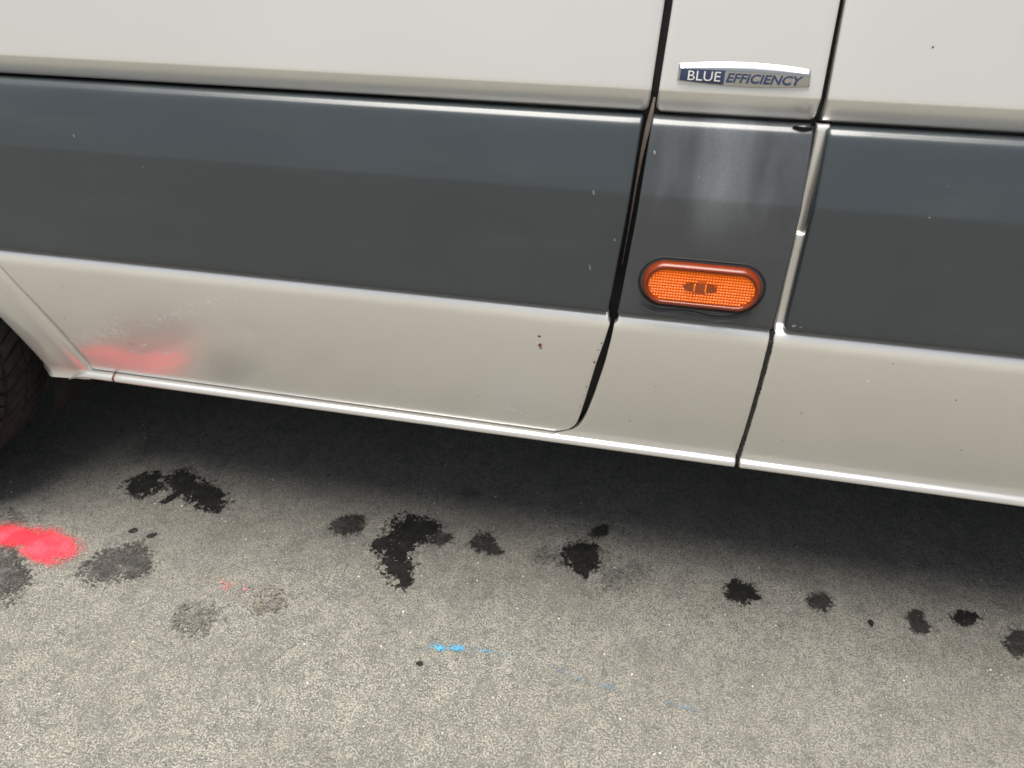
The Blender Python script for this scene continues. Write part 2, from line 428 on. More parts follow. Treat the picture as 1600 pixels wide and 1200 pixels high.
# loose grit
rs = np.random.RandomState(9)
gv, gf = [], []
for k in range(3200):
    x, y = rs.uniform(-1.5, 1.0), rs.uniform(-0.75, 0.35)
    s_ = 0.0005 + 0.0013 * rs.rand() ** 4
    b0 = len(gv); a0 = rs.rand() * 6.3
    for q in range(5):
        a = a0 + q * 2 * math.pi / 5
        rr = s_ * rs.uniform(.7, 1.2)
        gv.append((x + rr * math.cos(a), y + rr * math.sin(a), 0.0005))
    gv.append((x + s_ * .2 * rs.randn(), y + s_ * .2 * rs.randn(), 0.0008 + s_ * rs.uniform(.5, 1.0)))
    gf += [(b0 + q, b0 + (q + 1) % 5, b0 + 5) for q in range(5)]
grit = mesh('grit', gv, gf, simple_mat('pale_grit', (0.50, 0.47, 0.41), 0.7, nscale=150, var=0.6), smooth=False)
grit['kind'] = 'stuff'; grit['label'] = 'loose pale grit scattered over the asphalt'; grit['category'] = 'grit'

# ------------------------------------------------------------------ van: profiles
ZT = [.285, .30, .32, .34, .36, .38, .40, .42, .44, .46, .48, .50, .505, .52, .646, .71, .74, .9, 1.25, 1.9, 2.3]
YT = [.062, .0555, .047, .0385, .0303, .0224, .0148, .0075, .0005, -.006, -.0117, -.016, -.016, -.0165, -.0205, -.0105, 0, .0185, .055, .12, .21]
def prof(z):
    return float(np.interp(z, ZT, YT))
CX, CZ, R_IN, R_CR, R_OUT = -1.355, 0.345, 0.395, 0.425, 0.503
def circ(z, r):
    d = r * r - (z - CZ) ** 2
    return CX + math.sqrt(d) if d > 0 else -9.0

def dense(pts, step):
    """resample a polyline (z, y) finely, softening its corners a little"""
    out = []
    for (a, b_), (c, d) in zip(pts[:-1], pts[1:]):
        L = math.hypot(c - a, d - b_); n = max(1, int(math.ceil(L / step)))
        out += [(a + (c - a) * k / n, b_ + (d - b_) * k / n) for k in range(n)]
    out.append(pts[-1])
    return out

def panel(name, pr, xl, xr, mat, parent, nx=40, r=0.0025, depth=0.012, dents=(), lret=True, rret=True, inset=0.0):
    """sheet-metal panel: profile rows (z, y) between side edges xl(z), xr(z), with rolled side edges"""
    cols = []
    if lret:
        cols += [('l', 0, depth), ('l', 0, r)] + [('l', r * (1 - math.cos(a)), r * (1 - math.sin(a))) for a in (R(30), R(60))]
    cols += [('m', k / nx, 0) for k in range(nx + 1)]
    if rret:
        cols += [('r', r * (1 - math.cos(a)), r * (1 - math.sin(a))) for a in (R(60), R(30))] + [('r', 0, r), ('r', 0, depth)]
    verts = []
    for z, y in pr:
        a, b_ = xl(z), xr(z)
        ai = a + r if lret else a
        bi = b_ - r if rret else b_
        for ty, u, dy in cols:
            x = a + u if ty == 'l' else (b_ - u if ty == 'r' else ai + (bi - ai) * u)
            yy = y + dy
            for (dx, dz, rad, h) in dents:
                q = ((x - dx) ** 2 + (z - dz) ** 2) / (rad * rad)
                if q < 6:
                    yy += h * math.exp(-q)
            verts.append((x, yy, z))
    o = mesh(name, verts, grid_faces(len(pr), len(cols)), mat, parent)
    # outward is -Y
    me = o.data
    s_ = sum(p.normal.y * p.area for p in me.polygons)
    if s_ > 0:
        me.flip_normals()
    return o

def curve(pts):
    zs = [p[0] for p in pts]; xs = [p[1] for p in pts]
    o = np.argsort(zs); zs = np.array(zs)[o]; xs = np.array(xs)[o]
    # smooth interpolation by averaging linear interpolation over a small window
    def f(z):
        return float(np.mean([np.interp(z + d, zs, xs) for d in (-.006, -.003, 0, .003, .006)]))
    return f

def cornered(f, zc, rad, sign):
    """round the corner of an edge curve f at its lower end zc; sign +1 for a left edge"""
    def g(z):
        if z < zc + rad:
            u = min(1.0, (zc + rad - z) / rad)
            return f(z) + sign * rad * (1 - math.sqrt(max(0.0, 1 - u * u)))
        return f(z)
    return g
def cornered_top(f, zc, rad, sign):
    def g(z):
        if z > zc - rad:
            u = min(1.0, (z - zc + rad) / rad)
            return f(z) + sign * rad * (1 - math.sqrt(max(0.0, 1 - u * u)))
        return f(z)
    return g

van = empty('parked_van', (0.6, 0.9, 0.0))
van['label'] = 'silver van with grey side mouldings parked over the oil stains'
van['category'] = 'van'
# parts are modelled in world coordinates, so cancel the empty's offset on them
class VanParent:
    pass
def under_van(o):
    o.parent = van
    o.matrix_parent_inverse = Matrix.Translation((-0.6, -0.9, 0.0))
    return o

PR_UP = dense([(1.25, .055), (1.0, .0300), (.80, .0074), (.7425, .0004)], 0.03) + \
    [(.7400, .0001), (.7390, .0001), (.7382, .0004), (.7374, .0008), (.7340, .0026), (.7300, .0047), (.7260, .0068), (.7225, .0086), (.7200, .0100), (.7184, .0116), (.7176, .0144), (.7180, .034)]
PR_MO = [(.7158, .020), (.7150, .0040), (.7140, -.0020), (.7124, -.0030), (.7108, -.0048), (.7092, -.0058), (.7076, -.0065), (.7050, -.0073)] + \
    dense([(.700, -.0086), (.6490, -.0200)], .012) + [(.6475, -.0203), (.6465, -.02045), (.6450, -.02055), (.6430, -.0206)] + \
    dense([(.636, -.0205), (.5200, -.0182)], .012) + [(.5170, -.0178), (.5152, -.0166), (.5142, -.0145), (.5138, -.0110), (.5140, .004)]
def lower_prof(ztop, zbot, lip):
    p = [(ztop, .020), (ztop - .0005, .004), (ztop - .002, .0005), (ztop - .004, -.0012)] if ztop > .55 else [(ztop, .004), (ztop - .003, -.002)]
    p += dense([(ztop - .006, -.0018), (.5200, -.0025)], .012)
    p += [(.5172, -.0040), (.5150, -.0066), (.5128, -.0095), (.5105, -.0120), (.5080, -.0138), (.5050, -.0150), (.5015, -.0156), (.4970, -.0155), (.4920, -.0146)]
    z = .486
    while z > zbot + .004:
        p.append((z, prof(z) + .0004 * 0)); z -= .008
    if lip:
        p += [(zbot + .003, prof(zbot + .003)), (zbot, prof(zbot) - .0004), (zbot - .0020, prof(zbot) - .0022), (zbot - .0038, prof(zbot) - .0050), (zbot - .0060, prof(zbot) - .0068),
              (zbot - .0090, prof(zbot) - .0072), (zbot - .0120, prof(zbot) - .0058), (zbot - .0142, prof(zbot) - .0030), (zbot - .0155, prof(zbot) + .0015), (zbot - .0160, prof(zbot) + .007), (zbot - .0150, prof(zbot) + .03), (zbot + .02, prof(zbot) + .06)]
    else:
        p += [(zbot + .002, prof(zbot + .002)), (zbot + .0004, prof(zbot) + .0006), (zbot, prof(zbot) + .002), (zbot + .001, prof(zbot) + .014)]
    return p
ZB = .2975

# ------------------------------------------------------------------ front door
dU_R = curve([(.70, -.0757), (.7186, -.0755), (.7307, -.0742), (.8129, -.0712), (1.3, -.058)])
dM_R = curve([(.50, -.0948), (.5139, -.0941), (.5475, -.0908), (.6273, -.0842), (.7182, -.0796), (.74, -.079)])
dL_R = curve([(.55, -.0985), (.520, -.0965), (.514, -.0935), (.506, -.0905), (.4801, -.0948), (.4413, -.1028), (.3811, -.1126), (.3412, -.1195), (.3224, -.1238), (.311, -.131), (.304, -.1385), (.2995, -.152), (.298, -.162), (.29, -.17)])
door_L = lambda z: max(circ(z, R_OUT + .004), -1.02)
door = under_van(panel('front_door', PR_UP, door_L, cornered(dU_R, .7178, .006, -1), M_PAINT, None, nx=110, dents=[(-.1625, .7613, .012, .0007), (-.44, .80, .10, .0006)]))
door['label'] = 'silver front door with scuffs and chips'
lower_door = panel('lower_skin', lower_prof(.532, ZB + .0025, False), door_L, lambda z: dL_R(z) + (.0016 if z < .505 else 0), M_PAINT, door, nx=190, r=.0016,
                   dents=[(-.5471, .4286, .016, .0011), (-.530, .421, .010, -.0004), (-.70, .40, .07, .0004), (-.62, .45, .05, -.0003), (-.66, .345, .06, .0002), (-.33, .40, .13, .0008)])
door_m = panel('side_moulding', PR_MO, door_L, cornered(cornered_top(lambda z: dM_R(z) + .001, .7158, .003, -1), .5138, .0035, -1), M_MOULD, door, nx=60)

# ------------------------------------------------------------------ pillar between the doors
pU_L = curve([(.70, -.0688), (.7237, -.0678), (.8131, -.0642), (1.3, -.050)])
pU_R = curve([(.70, .0779), (.8173, .0761), (1.3, .071)])
pM_L = curve([(.50, -.0826), (.5124, -.0818), (.5475, -.0790), (.6273, -.0728), (.7149, -.0688), (.74, -.068)])
pM_R = curve([(.50, .0775), (.5125, .0776), (.64, .0787), (.7161, .0757), (.74, .0755)])
pL_L = curve([(.55, -.0795), (.509, -.0820), (.4815, -.0846), (.4436, -.0894), (.3834, -.1000), (.3404, -.1094), (.3200, -.1165), (.3095, -.1235), (.3030, -.1330), (.2985, -.150), (.290, -.158)])
pL_R = curve([(.60, .0770), (.5143, .0772), (.4191, .0812), (.3500, .0836), (.2827, .0846), (.25, .0847)])
pillar = under_van(panel('centre_pillar', PR_UP, cornered(pU_L, .7178, .007, 1), cornered(pU_R, .7178, .006, -1), M_PAINT, None, nx=24))
pillar['label'] = 'narrow silver pillar panel carrying the badge'
panel('lower_skin', lower_prof(.532, ZB, True), lambda z: pL_L(z) - (.0022 if z < .505 else -.0006), pL_R, M_PAINT, pillar, nx=30, r=.0018)
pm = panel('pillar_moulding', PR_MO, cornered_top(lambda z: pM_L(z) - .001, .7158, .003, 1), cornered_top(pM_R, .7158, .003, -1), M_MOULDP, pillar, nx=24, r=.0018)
pm['label'] = 'grey pillar moulding with polish haze and a painted whitish reflection'

# ------------------------------------------------------------------ side panel behind the pillar
RX = 2.45
def rear_front(z):
    d = R_OUT ** 2 - (z - CZ) ** 2
    return RX - (math.sqrt(d) if d > 0 else 0) - .004
sU_L = curve([(.70, .0834), (.7199, .0831), (.8174, .0803), (1.3, .075)])
sM_L = curve([(.50, .0895), (.5125, .0894), (.6417, .0889), (.7125, .0880), (.74, .0878)])
sL_L = curve([(.63, .0810), (.6173, .0808), (.56, .0806), (.515, .0814), (.4197, .0848), (.35, .0876), (.2836, .0900), (.25, .0905)])
side = under_van(panel('side_panel', PR_UP, sU_L, lambda z: RX, M_PAINT, None, nx=90))
side['label'] = 'silver side panel behind the pillar'
panel('lower_skin', lower_prof(.617, ZB, True), cornered_top(sL_L, .617, .004, 1), rear_front, M_PAINT, side, nx=90, r=.003)
panel('side_moulding', PR_MO, cornered(cornered_top(sM_L, .7158, .004, 1), .5138, .006, 1), rear_front, M_MOULD, side, nx=60, r=.006)
panel('recessed_skin', [(.7165, .0100), (.7160, .0050), (.7150, .0036)] + dense([(.71, .0034), (.60, .0034)], .01), lambda z: .0798, lambda z: .0915, M_PAINT, side, nx=2)

# ------------------------------------------------------------------ sill under the door
def sill_prof(grow=0.0):
    b_ = prof(ZB)
    return [(ZB + .012, b_ + .030), (ZB + .004, b_ + .014), (ZB + .0004, b_ + .004), (ZB - .0010, b_ - .0008), (ZB - .0024, b_ - .0034), (ZB - .0042, b_ - .0056), (ZB - .0064, b_ - .0071), (ZB - .0092, b_ - .0073),
            (ZB - .0120, b_ - .0058), (ZB - .0142, b_ - .0030), (ZB - .0155, b_ + .0015), (ZB - .0160, b_ + .007), (ZB - .0150, b_ + .03), (ZB + .02, b_ + .06)]
sill = under_van(panel('sill', sill_prof(), lambda z: -.8145, lambda z: -.1375, M_PAINT, None, nx=60, r=.0015, rret=False))
sill['label'] = 'rolled silver sill lip under the front door'
# gap backing: dark rubber in the door gap, seam filler at the pillar's rear edge
gp = [(1.25, .080), (.9, .040), (.74, .018), (.70, .020), (.55, .022), (.50, .014), (.46, .016), (.42, .026), (.38, .040), (.34, .056), (.31, .068), (.296, .074)]
def mid_gap(z):
    if z > .72: return .5 * (dU_R(z) + pU_L(z))
    if z > .515: return .5 * (dM_R(z) + pM_L(z))
    return .5 * (dL_R(z) + pL_L(z))
under_van(panel('door_seal', dense(gp, .01), lambda z: mid_gap(z) - .03, lambda z: mid_gap(z) + .03, M_BLACK, None, nx=2, lret=False, rret=False))
under_van(panel('seam_backing', dense(gp, .01), lambda z: pL_R(z) - .02, lambda z: pL_R(z) + .03 if z < .62 else .095, M_BLACK, None, nx=2, lret=False, rret=False))
# painted flange seen inside the gap beside the mouldings
fl = curve([(.735, -.0702), (.722, -.0722), (.705, -.0752), (.68, -.0776), (.64, -.0796), (.60, -.0815), (.56, -.0840)])
fr = curve([(.735, -.0690), (.722, -.0694), (.712, -.0700), (.70, -.0712), (.68, -.0742), (.66, -.0762), (.64, -.0776), (.60, -.0806), (.56, -.0838)])
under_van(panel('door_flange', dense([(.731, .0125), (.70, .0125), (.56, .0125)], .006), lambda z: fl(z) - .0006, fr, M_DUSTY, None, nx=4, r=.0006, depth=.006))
# ragged sealant bead in the rear seam
def bead(name, zs, f, half, seed, yoff):
    vn = VNoise(seed); rs_ = np.random.RandomState(seed)
    verts = []
    for z in zs:
        w1 = half * (1 + 1.1 * vn.fbm(np.array([z]), np.array([0.0]), 260, 3)[0]); w2 = half * (1 + 1.1 * vn.fbm(np.array([z]), np.array([9.0]), 260, 3)[0])
        c = f(z); y = yoff(z)
        for u, dy in ((-w1, .003), (-w1 * .8, .0006), (-w1 * .3, -.0004 + .0006 * rs_.randn() * .5), (w2 * .3, -.0004 + .0006 * rs_.randn() * .5), (w2 * .8, .0006), (w2, .003)):
            verts.append((c + u, y + dy, z))
    o = mesh(name, verts, grid_faces(len(zs), 6), M_TAR, None)
    return under_van(o)
seam = lambda z: .5 * (pL_R(z) + sL_L(z))
bead('sealant_bead', list(np.arange(.513, .283, -.0012)), seam, .0033, 3, lambda z: prof(z) + .0004 if z < .5 else -.0130)
bead('sealant_bead', list(np.arange(.612, .513, -.0012)), lambda z: .0795 - .0003, .0014, 4, lambda z: .001)
# lump of sealant at the top rear corner of the pillar moulding and at the step in the strip
def lump(name, cx, cy, cz, sx, sy, sz, seed, mat=M_TAR):
    bm = bmesh.new(); bmesh.ops.create_icosphere(bm, subdivisions=3, radius=1)
    vn = VNoise(seed)
    for v in bm.verts:
        k = 1 + .45 * float(vn.fbm(np.array([v.co.x * 2 + 5]), np.array([v.co.z * 2 + v.co.y + 5]), 1.0, 3)[0])
        v.co = Vector((cx + v.co.x * sx * k, cy + v.co.y * sy, cz + v.co.z * sz * k))
    me = bpy.data.meshes.new(name); bm.to_mesh(me); bm.free()
    return under_van(link(name, me, mat))
lump('sealant_lump', .067, -.003, .7150, .0085, .004, .0020, 7)
lump('sealant_lump', .0790, -.005, .6180, .0022, .003, .0030, 8)

# ------------------------------------------------------------------ wheel arch flare (ring about the wheel centre)
def arch(cx, name, a0=-10.5, a1=190.5):
    # (radius, y offset from body profile)
    sec = [(R_OUT + .001, .016), (R_OUT + .0005, .003), (R_OUT - .001, -.0005), (R_OUT - .004, -.0026), (R_OUT - .008, -.0034), (.478, -.0028), (.455, -.0030), (R_CR + .006, -.0040), (R_CR + .002, -.0036), (R_CR - .002, -.0014),
           (.408, .0100), (R_IN + .002, .0175), (R_IN, .0215), (R_IN + .001, .030), (R_IN + .004, .12)]
    angs = np.linspace(R(a0), R(a1), 121)
    verts = []
    for a in angs:
        for r_, dy in sec:
            z = CZ + r_ * math.sin(a)
            zl = .268 + .014 * max(0, min(1, (r_ - R_IN) / (R_OUT - R_IN)))
            zz = zl + .012 * math.log(1 + math.exp((z - zl) / .012)) - .004 if z - zl < .1 else z - .004 * max(0, 1 - (z - zl - .1) / .1)
            verts.append((cx + r_ * math.cos(a), prof(max(.285, min(zz, .5))) + dy, zz))
    o = under_van(mesh(name, verts, grid_faces(len(angs), len(sec)), M_PAINT))
    if sum(p.normal.y * p.area for p in o.data.polygons) > 0:
        o.data.flip_normals()
    return o
fa = arch(CX, 'wheel_arch_flare'); fa['label'] = 'flared silver arch edge behind the front tyre'
arch(RX, 'wheel_arch_flare')
# rolled lip ending the flare, short of the sill joint
verts = []
xs_ = np.linspace(-.905, -.8172, 30)
sp_ = sill_prof()[2:]
for x in xs_:
    u = min(1.0, (x + .905) / .045); u = math.sin(u * math.pi / 2)
    for z, y in sp_:
        verts.append((x, prof(ZB) + (y - prof(ZB)) * (.25 + .75 * u) + .003 * (1 - u), .2845 + (z - .2845) * u - .012 * (1 - u)))
o = under_van(mesh('sill_end', verts, grid_faces(len(xs_), len(sp_)), M_PAINT))
if sum(p.normal.y * p.area for p in o.data.polygons) > 0: o.data.flip_normals()
# dark joint between sill end and sill
under_van(panel('sill_joint', [(z, y + .0016) for z, y in sill_prof()], lambda z: -.8185, lambda z: -.8130, M_RUST, None, nx=1, lret=False, rret=False))

# ------------------------------------------------------------------ wheels
def tyre_mesh():
    RT = .345
    ys = []      # (y, radial drop, kind)
    W0, W1 = -.012, .152
    grooves = [(.017, .0042), (.058, .0048), (.101, .0045), (.131, .0016)]
    cols = [(-.030, -.125), (-.040, -.095), (-.038, -.060), (-.028, -.030), (-.020, -.013)]
    tread = [W0]
    for g, h in grooves:
        tread += [g - h, g - h * .7, g + h * .7, g + h]
    tread.append(W1)
    def groove_drop(y):
        for g, h in grooves:
            if abs(y - g) < h * .9: return -.008
        return 0.0
    def crown(y):
        u = (y - .07) / .082
        return -.006 * u * u - (.004 if abs(u) > .97 else 0)
    tcols = []
    for y in tread:
        tcols.append((y, crown(y) + groove_drop(y)))
    # add intermediate columns for slots
    full = []
    for (a, da), (b_, db) in zip(tcols[:-1], tcols[1:]):
        full.append((a, da))
        if b_ - a > .012:
            full.append(((a + b_) / 2, crown((a + b_) / 2)))
    full.append(tcols[-1])
    ncell = 76
    rows = []
    for k in range(ncell):
        rows += [(k + 0.0, 0), (k + .70, 0), (k + .735, 1), (k + .95, 1)] if k % 2 else [(k + 0.0, 0), (k + .80, 0), (k + .82, .7), (k + .93, .7)]
    allc = [(y, d, 0) for y, d in cols] + [(y, d, 1) for y, d in full] + [(.160, -.013, 0), (.168, -.030, 0), (.178, -.060, 0), (.180, -.095, 0), (.170, -.125, 0)]
    verts = []
    for a, slot in rows:
        for y, d, tr in allc:
            sk = 0.9 * abs(y - .058) / .04 if tr else 0
            th = (a + sk) / ncell * 2 * math.pi
            if not tr:
                th = (a + 0.9 * (.07 / .04 if y < 0 else .094 / .04)) / ncell * 2 * math.pi
            drop = d - (.0055 * slot if tr and d > -.0075 and groove_drop(y) == 0 else 0)
            r_ = RT + drop
            verts.append((r_ * math.cos(th), y, r_ * math.sin(th)))
    nc = len(allc)
    faces = []
    nr = len(rows)
    for i in range(nr):
        i2 = (i + 1) % nr
        for j in range(nc - 1):
            faces.append((i * nc + j, i2 * nc + j, i2 * nc + j + 1, i * nc + j + 1))
    return verts, faces
tv, tf = tyre_mesh()
def rim_mesh():
    sec = [(-.030, .222), (-.036, .215), (-.030, .205), (.000, .195), (.020, .150), (-.005, .120), (-.012, .070), (-.020, .035), (-.020, .001)]
    verts = []
    n = 48
    for k in range(n):
        a = 2 * math.pi * k / n
        for y, r_ in sec:
            verts.append((r_ * math.cos(a), y, r_ * math.sin(a)))
    m_ = len(sec)
    faces = [(i * m_ + j, i * m_ + j + 1, ((i + 1) % n) * m_ + j + 1, ((i + 1) % n) * m_ + j) for i in range(n) for j in range(m_ - 1)]
    return verts, faces
rv, rf = rim_mesh()
WIDTH = 1.86
w0 = None
for cx, far in ((CX, 0), (RX, 0), (CX, 1), (RX, 1)):
    we = under_van(empty('wheel'))
    we.location = (cx, WIDTH if far else 0.0, .345)
    if far: we.rotation_euler.z = math.pi
    if w0 is None:
        ty = mesh('tyre', tv, tf, M_TYRE, we, smooth=False); fix_normals(ty)
        rm = mesh('rim', rv, rf, M_STEEL, we); fix_normals(rm)
        w0 = (ty, rm)
    else:
        for s_ in w0:
            c = s_.copy(); COL.objects.link(c); c.parent = we
# arch liners
for cx in (CX, RX):
    verts = []; angs = np.linspace(R(-25), R(205), 40)
    for a in angs:
        for y in (.09, .40):
            verts.append((cx + .40 * math.cos(a), y, CZ + .40 * math.sin(a)))
    under_van(mesh('arch_liner', verts, grid_faces(40, 2), M_UNDER))
    verts = [(cx, .40, CZ)] + [(cx + .41 * math.cos(a), .40, CZ + .41 * math.sin(a)) for a in angs]
    under_van(mesh('inner_arch_wall', verts, [(0, k, k + 1) for k in range(1, 40)], M_UNDER, smooth=False))

# ------------------------------------------------------------------ rest of the van (outside the picture)
def boxm(name, x0, x1, y0, y1, z0, z1, mat, bev=0.0, parent=None):
    bm = bmesh.new(); bmesh.ops.create_cube(bm, size=1)
    for v in bm.verts:
        v.co = Vector(((x0 + x1) / 2 + v.co.x * (x1 - x0), (y0 + y1) / 2 + v.co.y * (y1 - y0), (z0 + z1) / 2 + v.co.z * (z1 - z0)))
    if bev:
        bmesh.ops.bevel(bm, geom=bm.edges[:], offset=bev, segments=3, affect='EDGES', profile=0.6)
    me = bpy.data.meshes.new(name); bm.to_mesh(me); bm.free()
    o = link(name, me, mat, parent, smooth=False)
    return under_van(o) if parent is None else o
boxm('floor_pan', -.93, 2.05, .12, 1.76, .33, .42, M_UNDER)
boxm('floor_pan', 2.87, 3.55, .12, 1.76, .36, .45, M_UNDER)
boxm('chassis_rail', -.95, 2.10, .42, .52, .22, .33, M_UNDER, .01)
boxm('chassis_rail', -.95, 2.10, 1.36, 1.46, .22, .33, M_UNDER, .01)
boxm('exhaust_box', .2, 1.1, .62, .9, .20, .32, M_UNDER, .03)
boxm('inner_sill', -.93, 2.02, .075, .14, .30, .40, M_UNDER)
# front wing, rear quarter, upper sides
def colsheet(name, x0, x1, nx, zb, zt, nz, yf, mat):
    verts = []
    for i in range(nx + 1):
        x = x0 + (x1 - x0) * i / nx
        for j in range(nz + 1):
            z = zb(x) + (zt(x) - zb(x)) * j / nz
            verts.append((x, yf(x, z), z))
    o = under_van(mesh(name, verts, grid_faces(nx + 1, nz + 1), mat))
    if sum(p.normal.y * p.area for p in o.data.polygons) > 0: o.data.flip_normals()
    return o
def arch_bottom(cx, low):
    def f(x):
        d = (R_OUT + .002) ** 2 - (x - cx) ** 2
        return max(low, CZ + math.sqrt(d)) if d > 0 else low
    return f
def nose(x, z):
    u = max(0, -1.85 - x) / .45
    return (prof(z) if z > .5 else .0) + .35 * u * u
colsheet('front_wing', -2.30, -1.024, 60, arch_bottom(CX, .30), lambda x: 1.25 - .12 * max(0, -1.1 - x), 16, nose, M_PAINT)
colsheet('rear_quarter', RX, 3.60, 50, arch_bottom(RX, .32), lambda x: 1.25, 16, lambda x, z: prof(z) if z > .74 else max(prof(z), 0) + .001, M_PAINT)
colsheet('upper_side', .083, 3.60, 30, lambda x: 1.25, lambda x: 2.30, 12, lambda x, z: prof(z) , M_PAINT)
colsheet('upper_pillar', -.055, .079, 4, lambda x: 1.25, lambda x: 2.30, 12, lambda x, z: prof(z), M_PAINT)
colsheet('door_window', -1.02, -.06, 12, lambda x: 1.25, lambda x: min(1.9, 1.9 + (x + .75) * 1.4), 8, lambda x, z: prof(z) + .012, M_GLASS)
colsheet('roof_side', -.78, -.055, 6, lambda x: min(1.9, 1.9 + (x + .75) * 1.4), lambda x: 2.30 + min(0, (x + .60) * 1.2), 5, lambda x, z: prof(z), M_PAINT)
verts = []
for x, zt_ in ((-2.30, 1.05), (-1.55, 1.28), (-1.05, 1.50), (-.78, 1.95), (-.55, 2.34), (.1, 2.42), (3.6, 2.42)):
    yi = prof(min(zt_, 2.3)) if zt_ > .5 else 0
    e = .35 if x < -2.2 else 0
    for u in np.linspace(0, 1, 9):
        verts.append((x, yi + e + (WIDTH - 2 * yi - 2 * e) * u, zt_ - .10 * abs(2 * u - 1) ** 4))
o = under_van(mesh('roof', verts, grid_faces(7, 9), M_PAINT)); fix_normals(o)
boxm('far_side', -1.02, 3.6, WIDTH - .03, WIDTH + .0, .42, 2.25, M_PAINT)
boxm('far_wing', -2.2, -1.9, WIDTH - .35, WIDTH - .03, .35, 1.0, M_PAINT, .05)
boxm('rear_doors', 3.58, 3.62, .03, WIDTH - .03, .40, 2.25, M_PAINT, .01)
boxm('front_bumper', -2.36, -2.15, .30, WIDTH - .30, .28, .70, M_MOULD, .05)
boxm('grille', -2.31, -2.2, .32, WIDTH - .32, .70, 1.05, M_BLACK, .02)
boxm('bulkhead', -.95, -.90, .10, WIDTH - .1, .40, 1.2, M_UNDER)
boxm('cab_floor', -2.15, -.93, .42, 1.44, .36, .45, M_UNDER)

# ------------------------------------------------------------------ side marker lamp
lamp = under_van(empty('side_marker_lamp')); lamp['label'] = 'oval amber side marker lamp in the pillar moulding'
LX, LZ, LA, LR = -.0012, .5580, .0362, .0222
def stad(off, n=120):
    """stadium outline points, offset outward by off"""
    r_ = LR + off
    pts = []
    for k in range(n):
        a = 2 * math.pi * k / n
        c_, s_ = math.cos(a), math.sin(a)
        # superellipse-ended stadium
        pts.append((LX + math.copysign(LA, c_) * (1 if abs(c_) > 1e-6 else 0) * min(1.0, abs(c_) * 9) + r_ * c_, LZ + r_ * s_))
    return pts
def loft(name, secs, mat, parent, cap=False):
    verts = []; n = 120
    for off, y in secs:
        verts += [(x, y, z) for x, z in stad(off)]
    faces = grid_faces(len(secs), n, wrap=True)
    if cap:
        faces.append(tuple(range((len(secs) - 1) * n, len(secs) * n)))
    o = mesh(name, verts, faces, mat, parent)
    return o
YL = -.0190
loft('gasket', [(.0064, YL + .004), (.0056, YL - .0003), (.0046, YL - .0011), (.0034, YL - .0006), (.0024, YL + .0012), (.0010, YL + .004), (-.004, YL + .006)], M_BLACK, lamp)
rim = loft('lens_rim', [(.0006, YL + .005), (.0012, YL - .0010), (.0008, YL - .0050), (-.0002, YL - .0076), (-.0018, YL - .0092), (-.0030, YL - .0096), (-.0040, YL - .0092), (-.0048, YL - .0084), (-.0051, YL - .0074)], M_AMBER_D, lamp)
for p in rim.data.polygons: pass
back = loft('lens', [(-.0046, YL - .0070), (-.0052, YL - .0071)], M_AMBER_B, lamp, cap=True)
# prism grid
px, pz = .00285, .00300
verts = []; faces = []
for i in range(-26, 27):
    for j in range(-9, 10):
        x, z = LX + i * px, LZ + j * pz
        dx = max(0, abs(x - LX) - LA); d = math.hypot(dx, z - LZ)
        if d > LR - .0060: continue
        if ((x - LX + .001) / .0178) ** 2 + ((z - LZ) / .0062) ** 2 < 1: continue
        b0 = len(verts); yb = YL - .00715
        hx, hz = px * .42, pz * .42
        verts += [(x - hx, yb, z - hz), (x + hx, yb, z - hz), (x + hx, yb, z + hz), (x - hx, yb, z + hz),
                  (x - hx * .25, yb - .00125, z - hz * .25), (x + hx * .25, yb - .00125, z - hz * .25), (x + hx * .25, yb - .00125, z + hz * .25), (x - hx * .25, yb - .00125, z + hz * .25)]
        faces += [(b0, b0 + 1, b0 + 5, b0 + 4), (b0 + 1, b0 + 2, b0 + 6, b0 + 5), (b0 + 2, b0 + 3, b0 + 7, b0 + 6), (b0 + 3, b0, b0 + 4, b0 + 7), (b0 + 4, b0 + 5, b0 + 6, b0 + 7)]
pr_ = mesh('prism_field', verts, faces, M_AMBER, lamp, smooth=False); pr_['kind'] = 'stuff'
# clear window with flutes
verts = []; xs_ = np.linspace(-1, 1, 61); vs = np.linspace(-1, 1, 7)
for u in xs_:
    hgt = .0048 * math.sqrt(max(0, 1 - abs(u) ** 2.4)) + .0002
    fl_ = .0005 * math.sin(u * 34) if abs(u) > .35 else .00012 * math.sin(u * 60)
    for v in vs:
        verts.append((LX - .001 + .0166 * u, YL - .0083 + fl_, LZ + hgt * v))
mesh('lamp_window', verts, grid_faces(61, 7), M_AMBER_C, lamp)
for xx in (-.0074, .0038):
    boxm('lamp_window_bar', LX + xx, LX + xx + .0016, YL - .0094, YL - .0070, LZ - .0040, LZ + .0040, M_AMBER, .0004, lamp)
# wavy film edge below the lamp
for k, (dz, amp_) in enumerate(((-.0010, 1.0), (-.0030, .9), (.0012, .8))):
    verts = []; n = 70
    for i in range(n):
        u = i / (n - 1); x = LX - .058 + .112 * u
        z = LZ - .0245 - .0105 * math.sin(math.pi * u) ** .7 - .0035 * amp_ * math.sin(u * 9.5 + .5) + dz
        for a in range(5):
            t_ = a / 4 * math.pi
            verts.append((x, YL - .0001 - .0008 * math.sin(t_), z + .0011 * math.cos(t_)))
    mesh('film_edge', verts, grid_faces(n, 5), M_MOULDP, lamp)

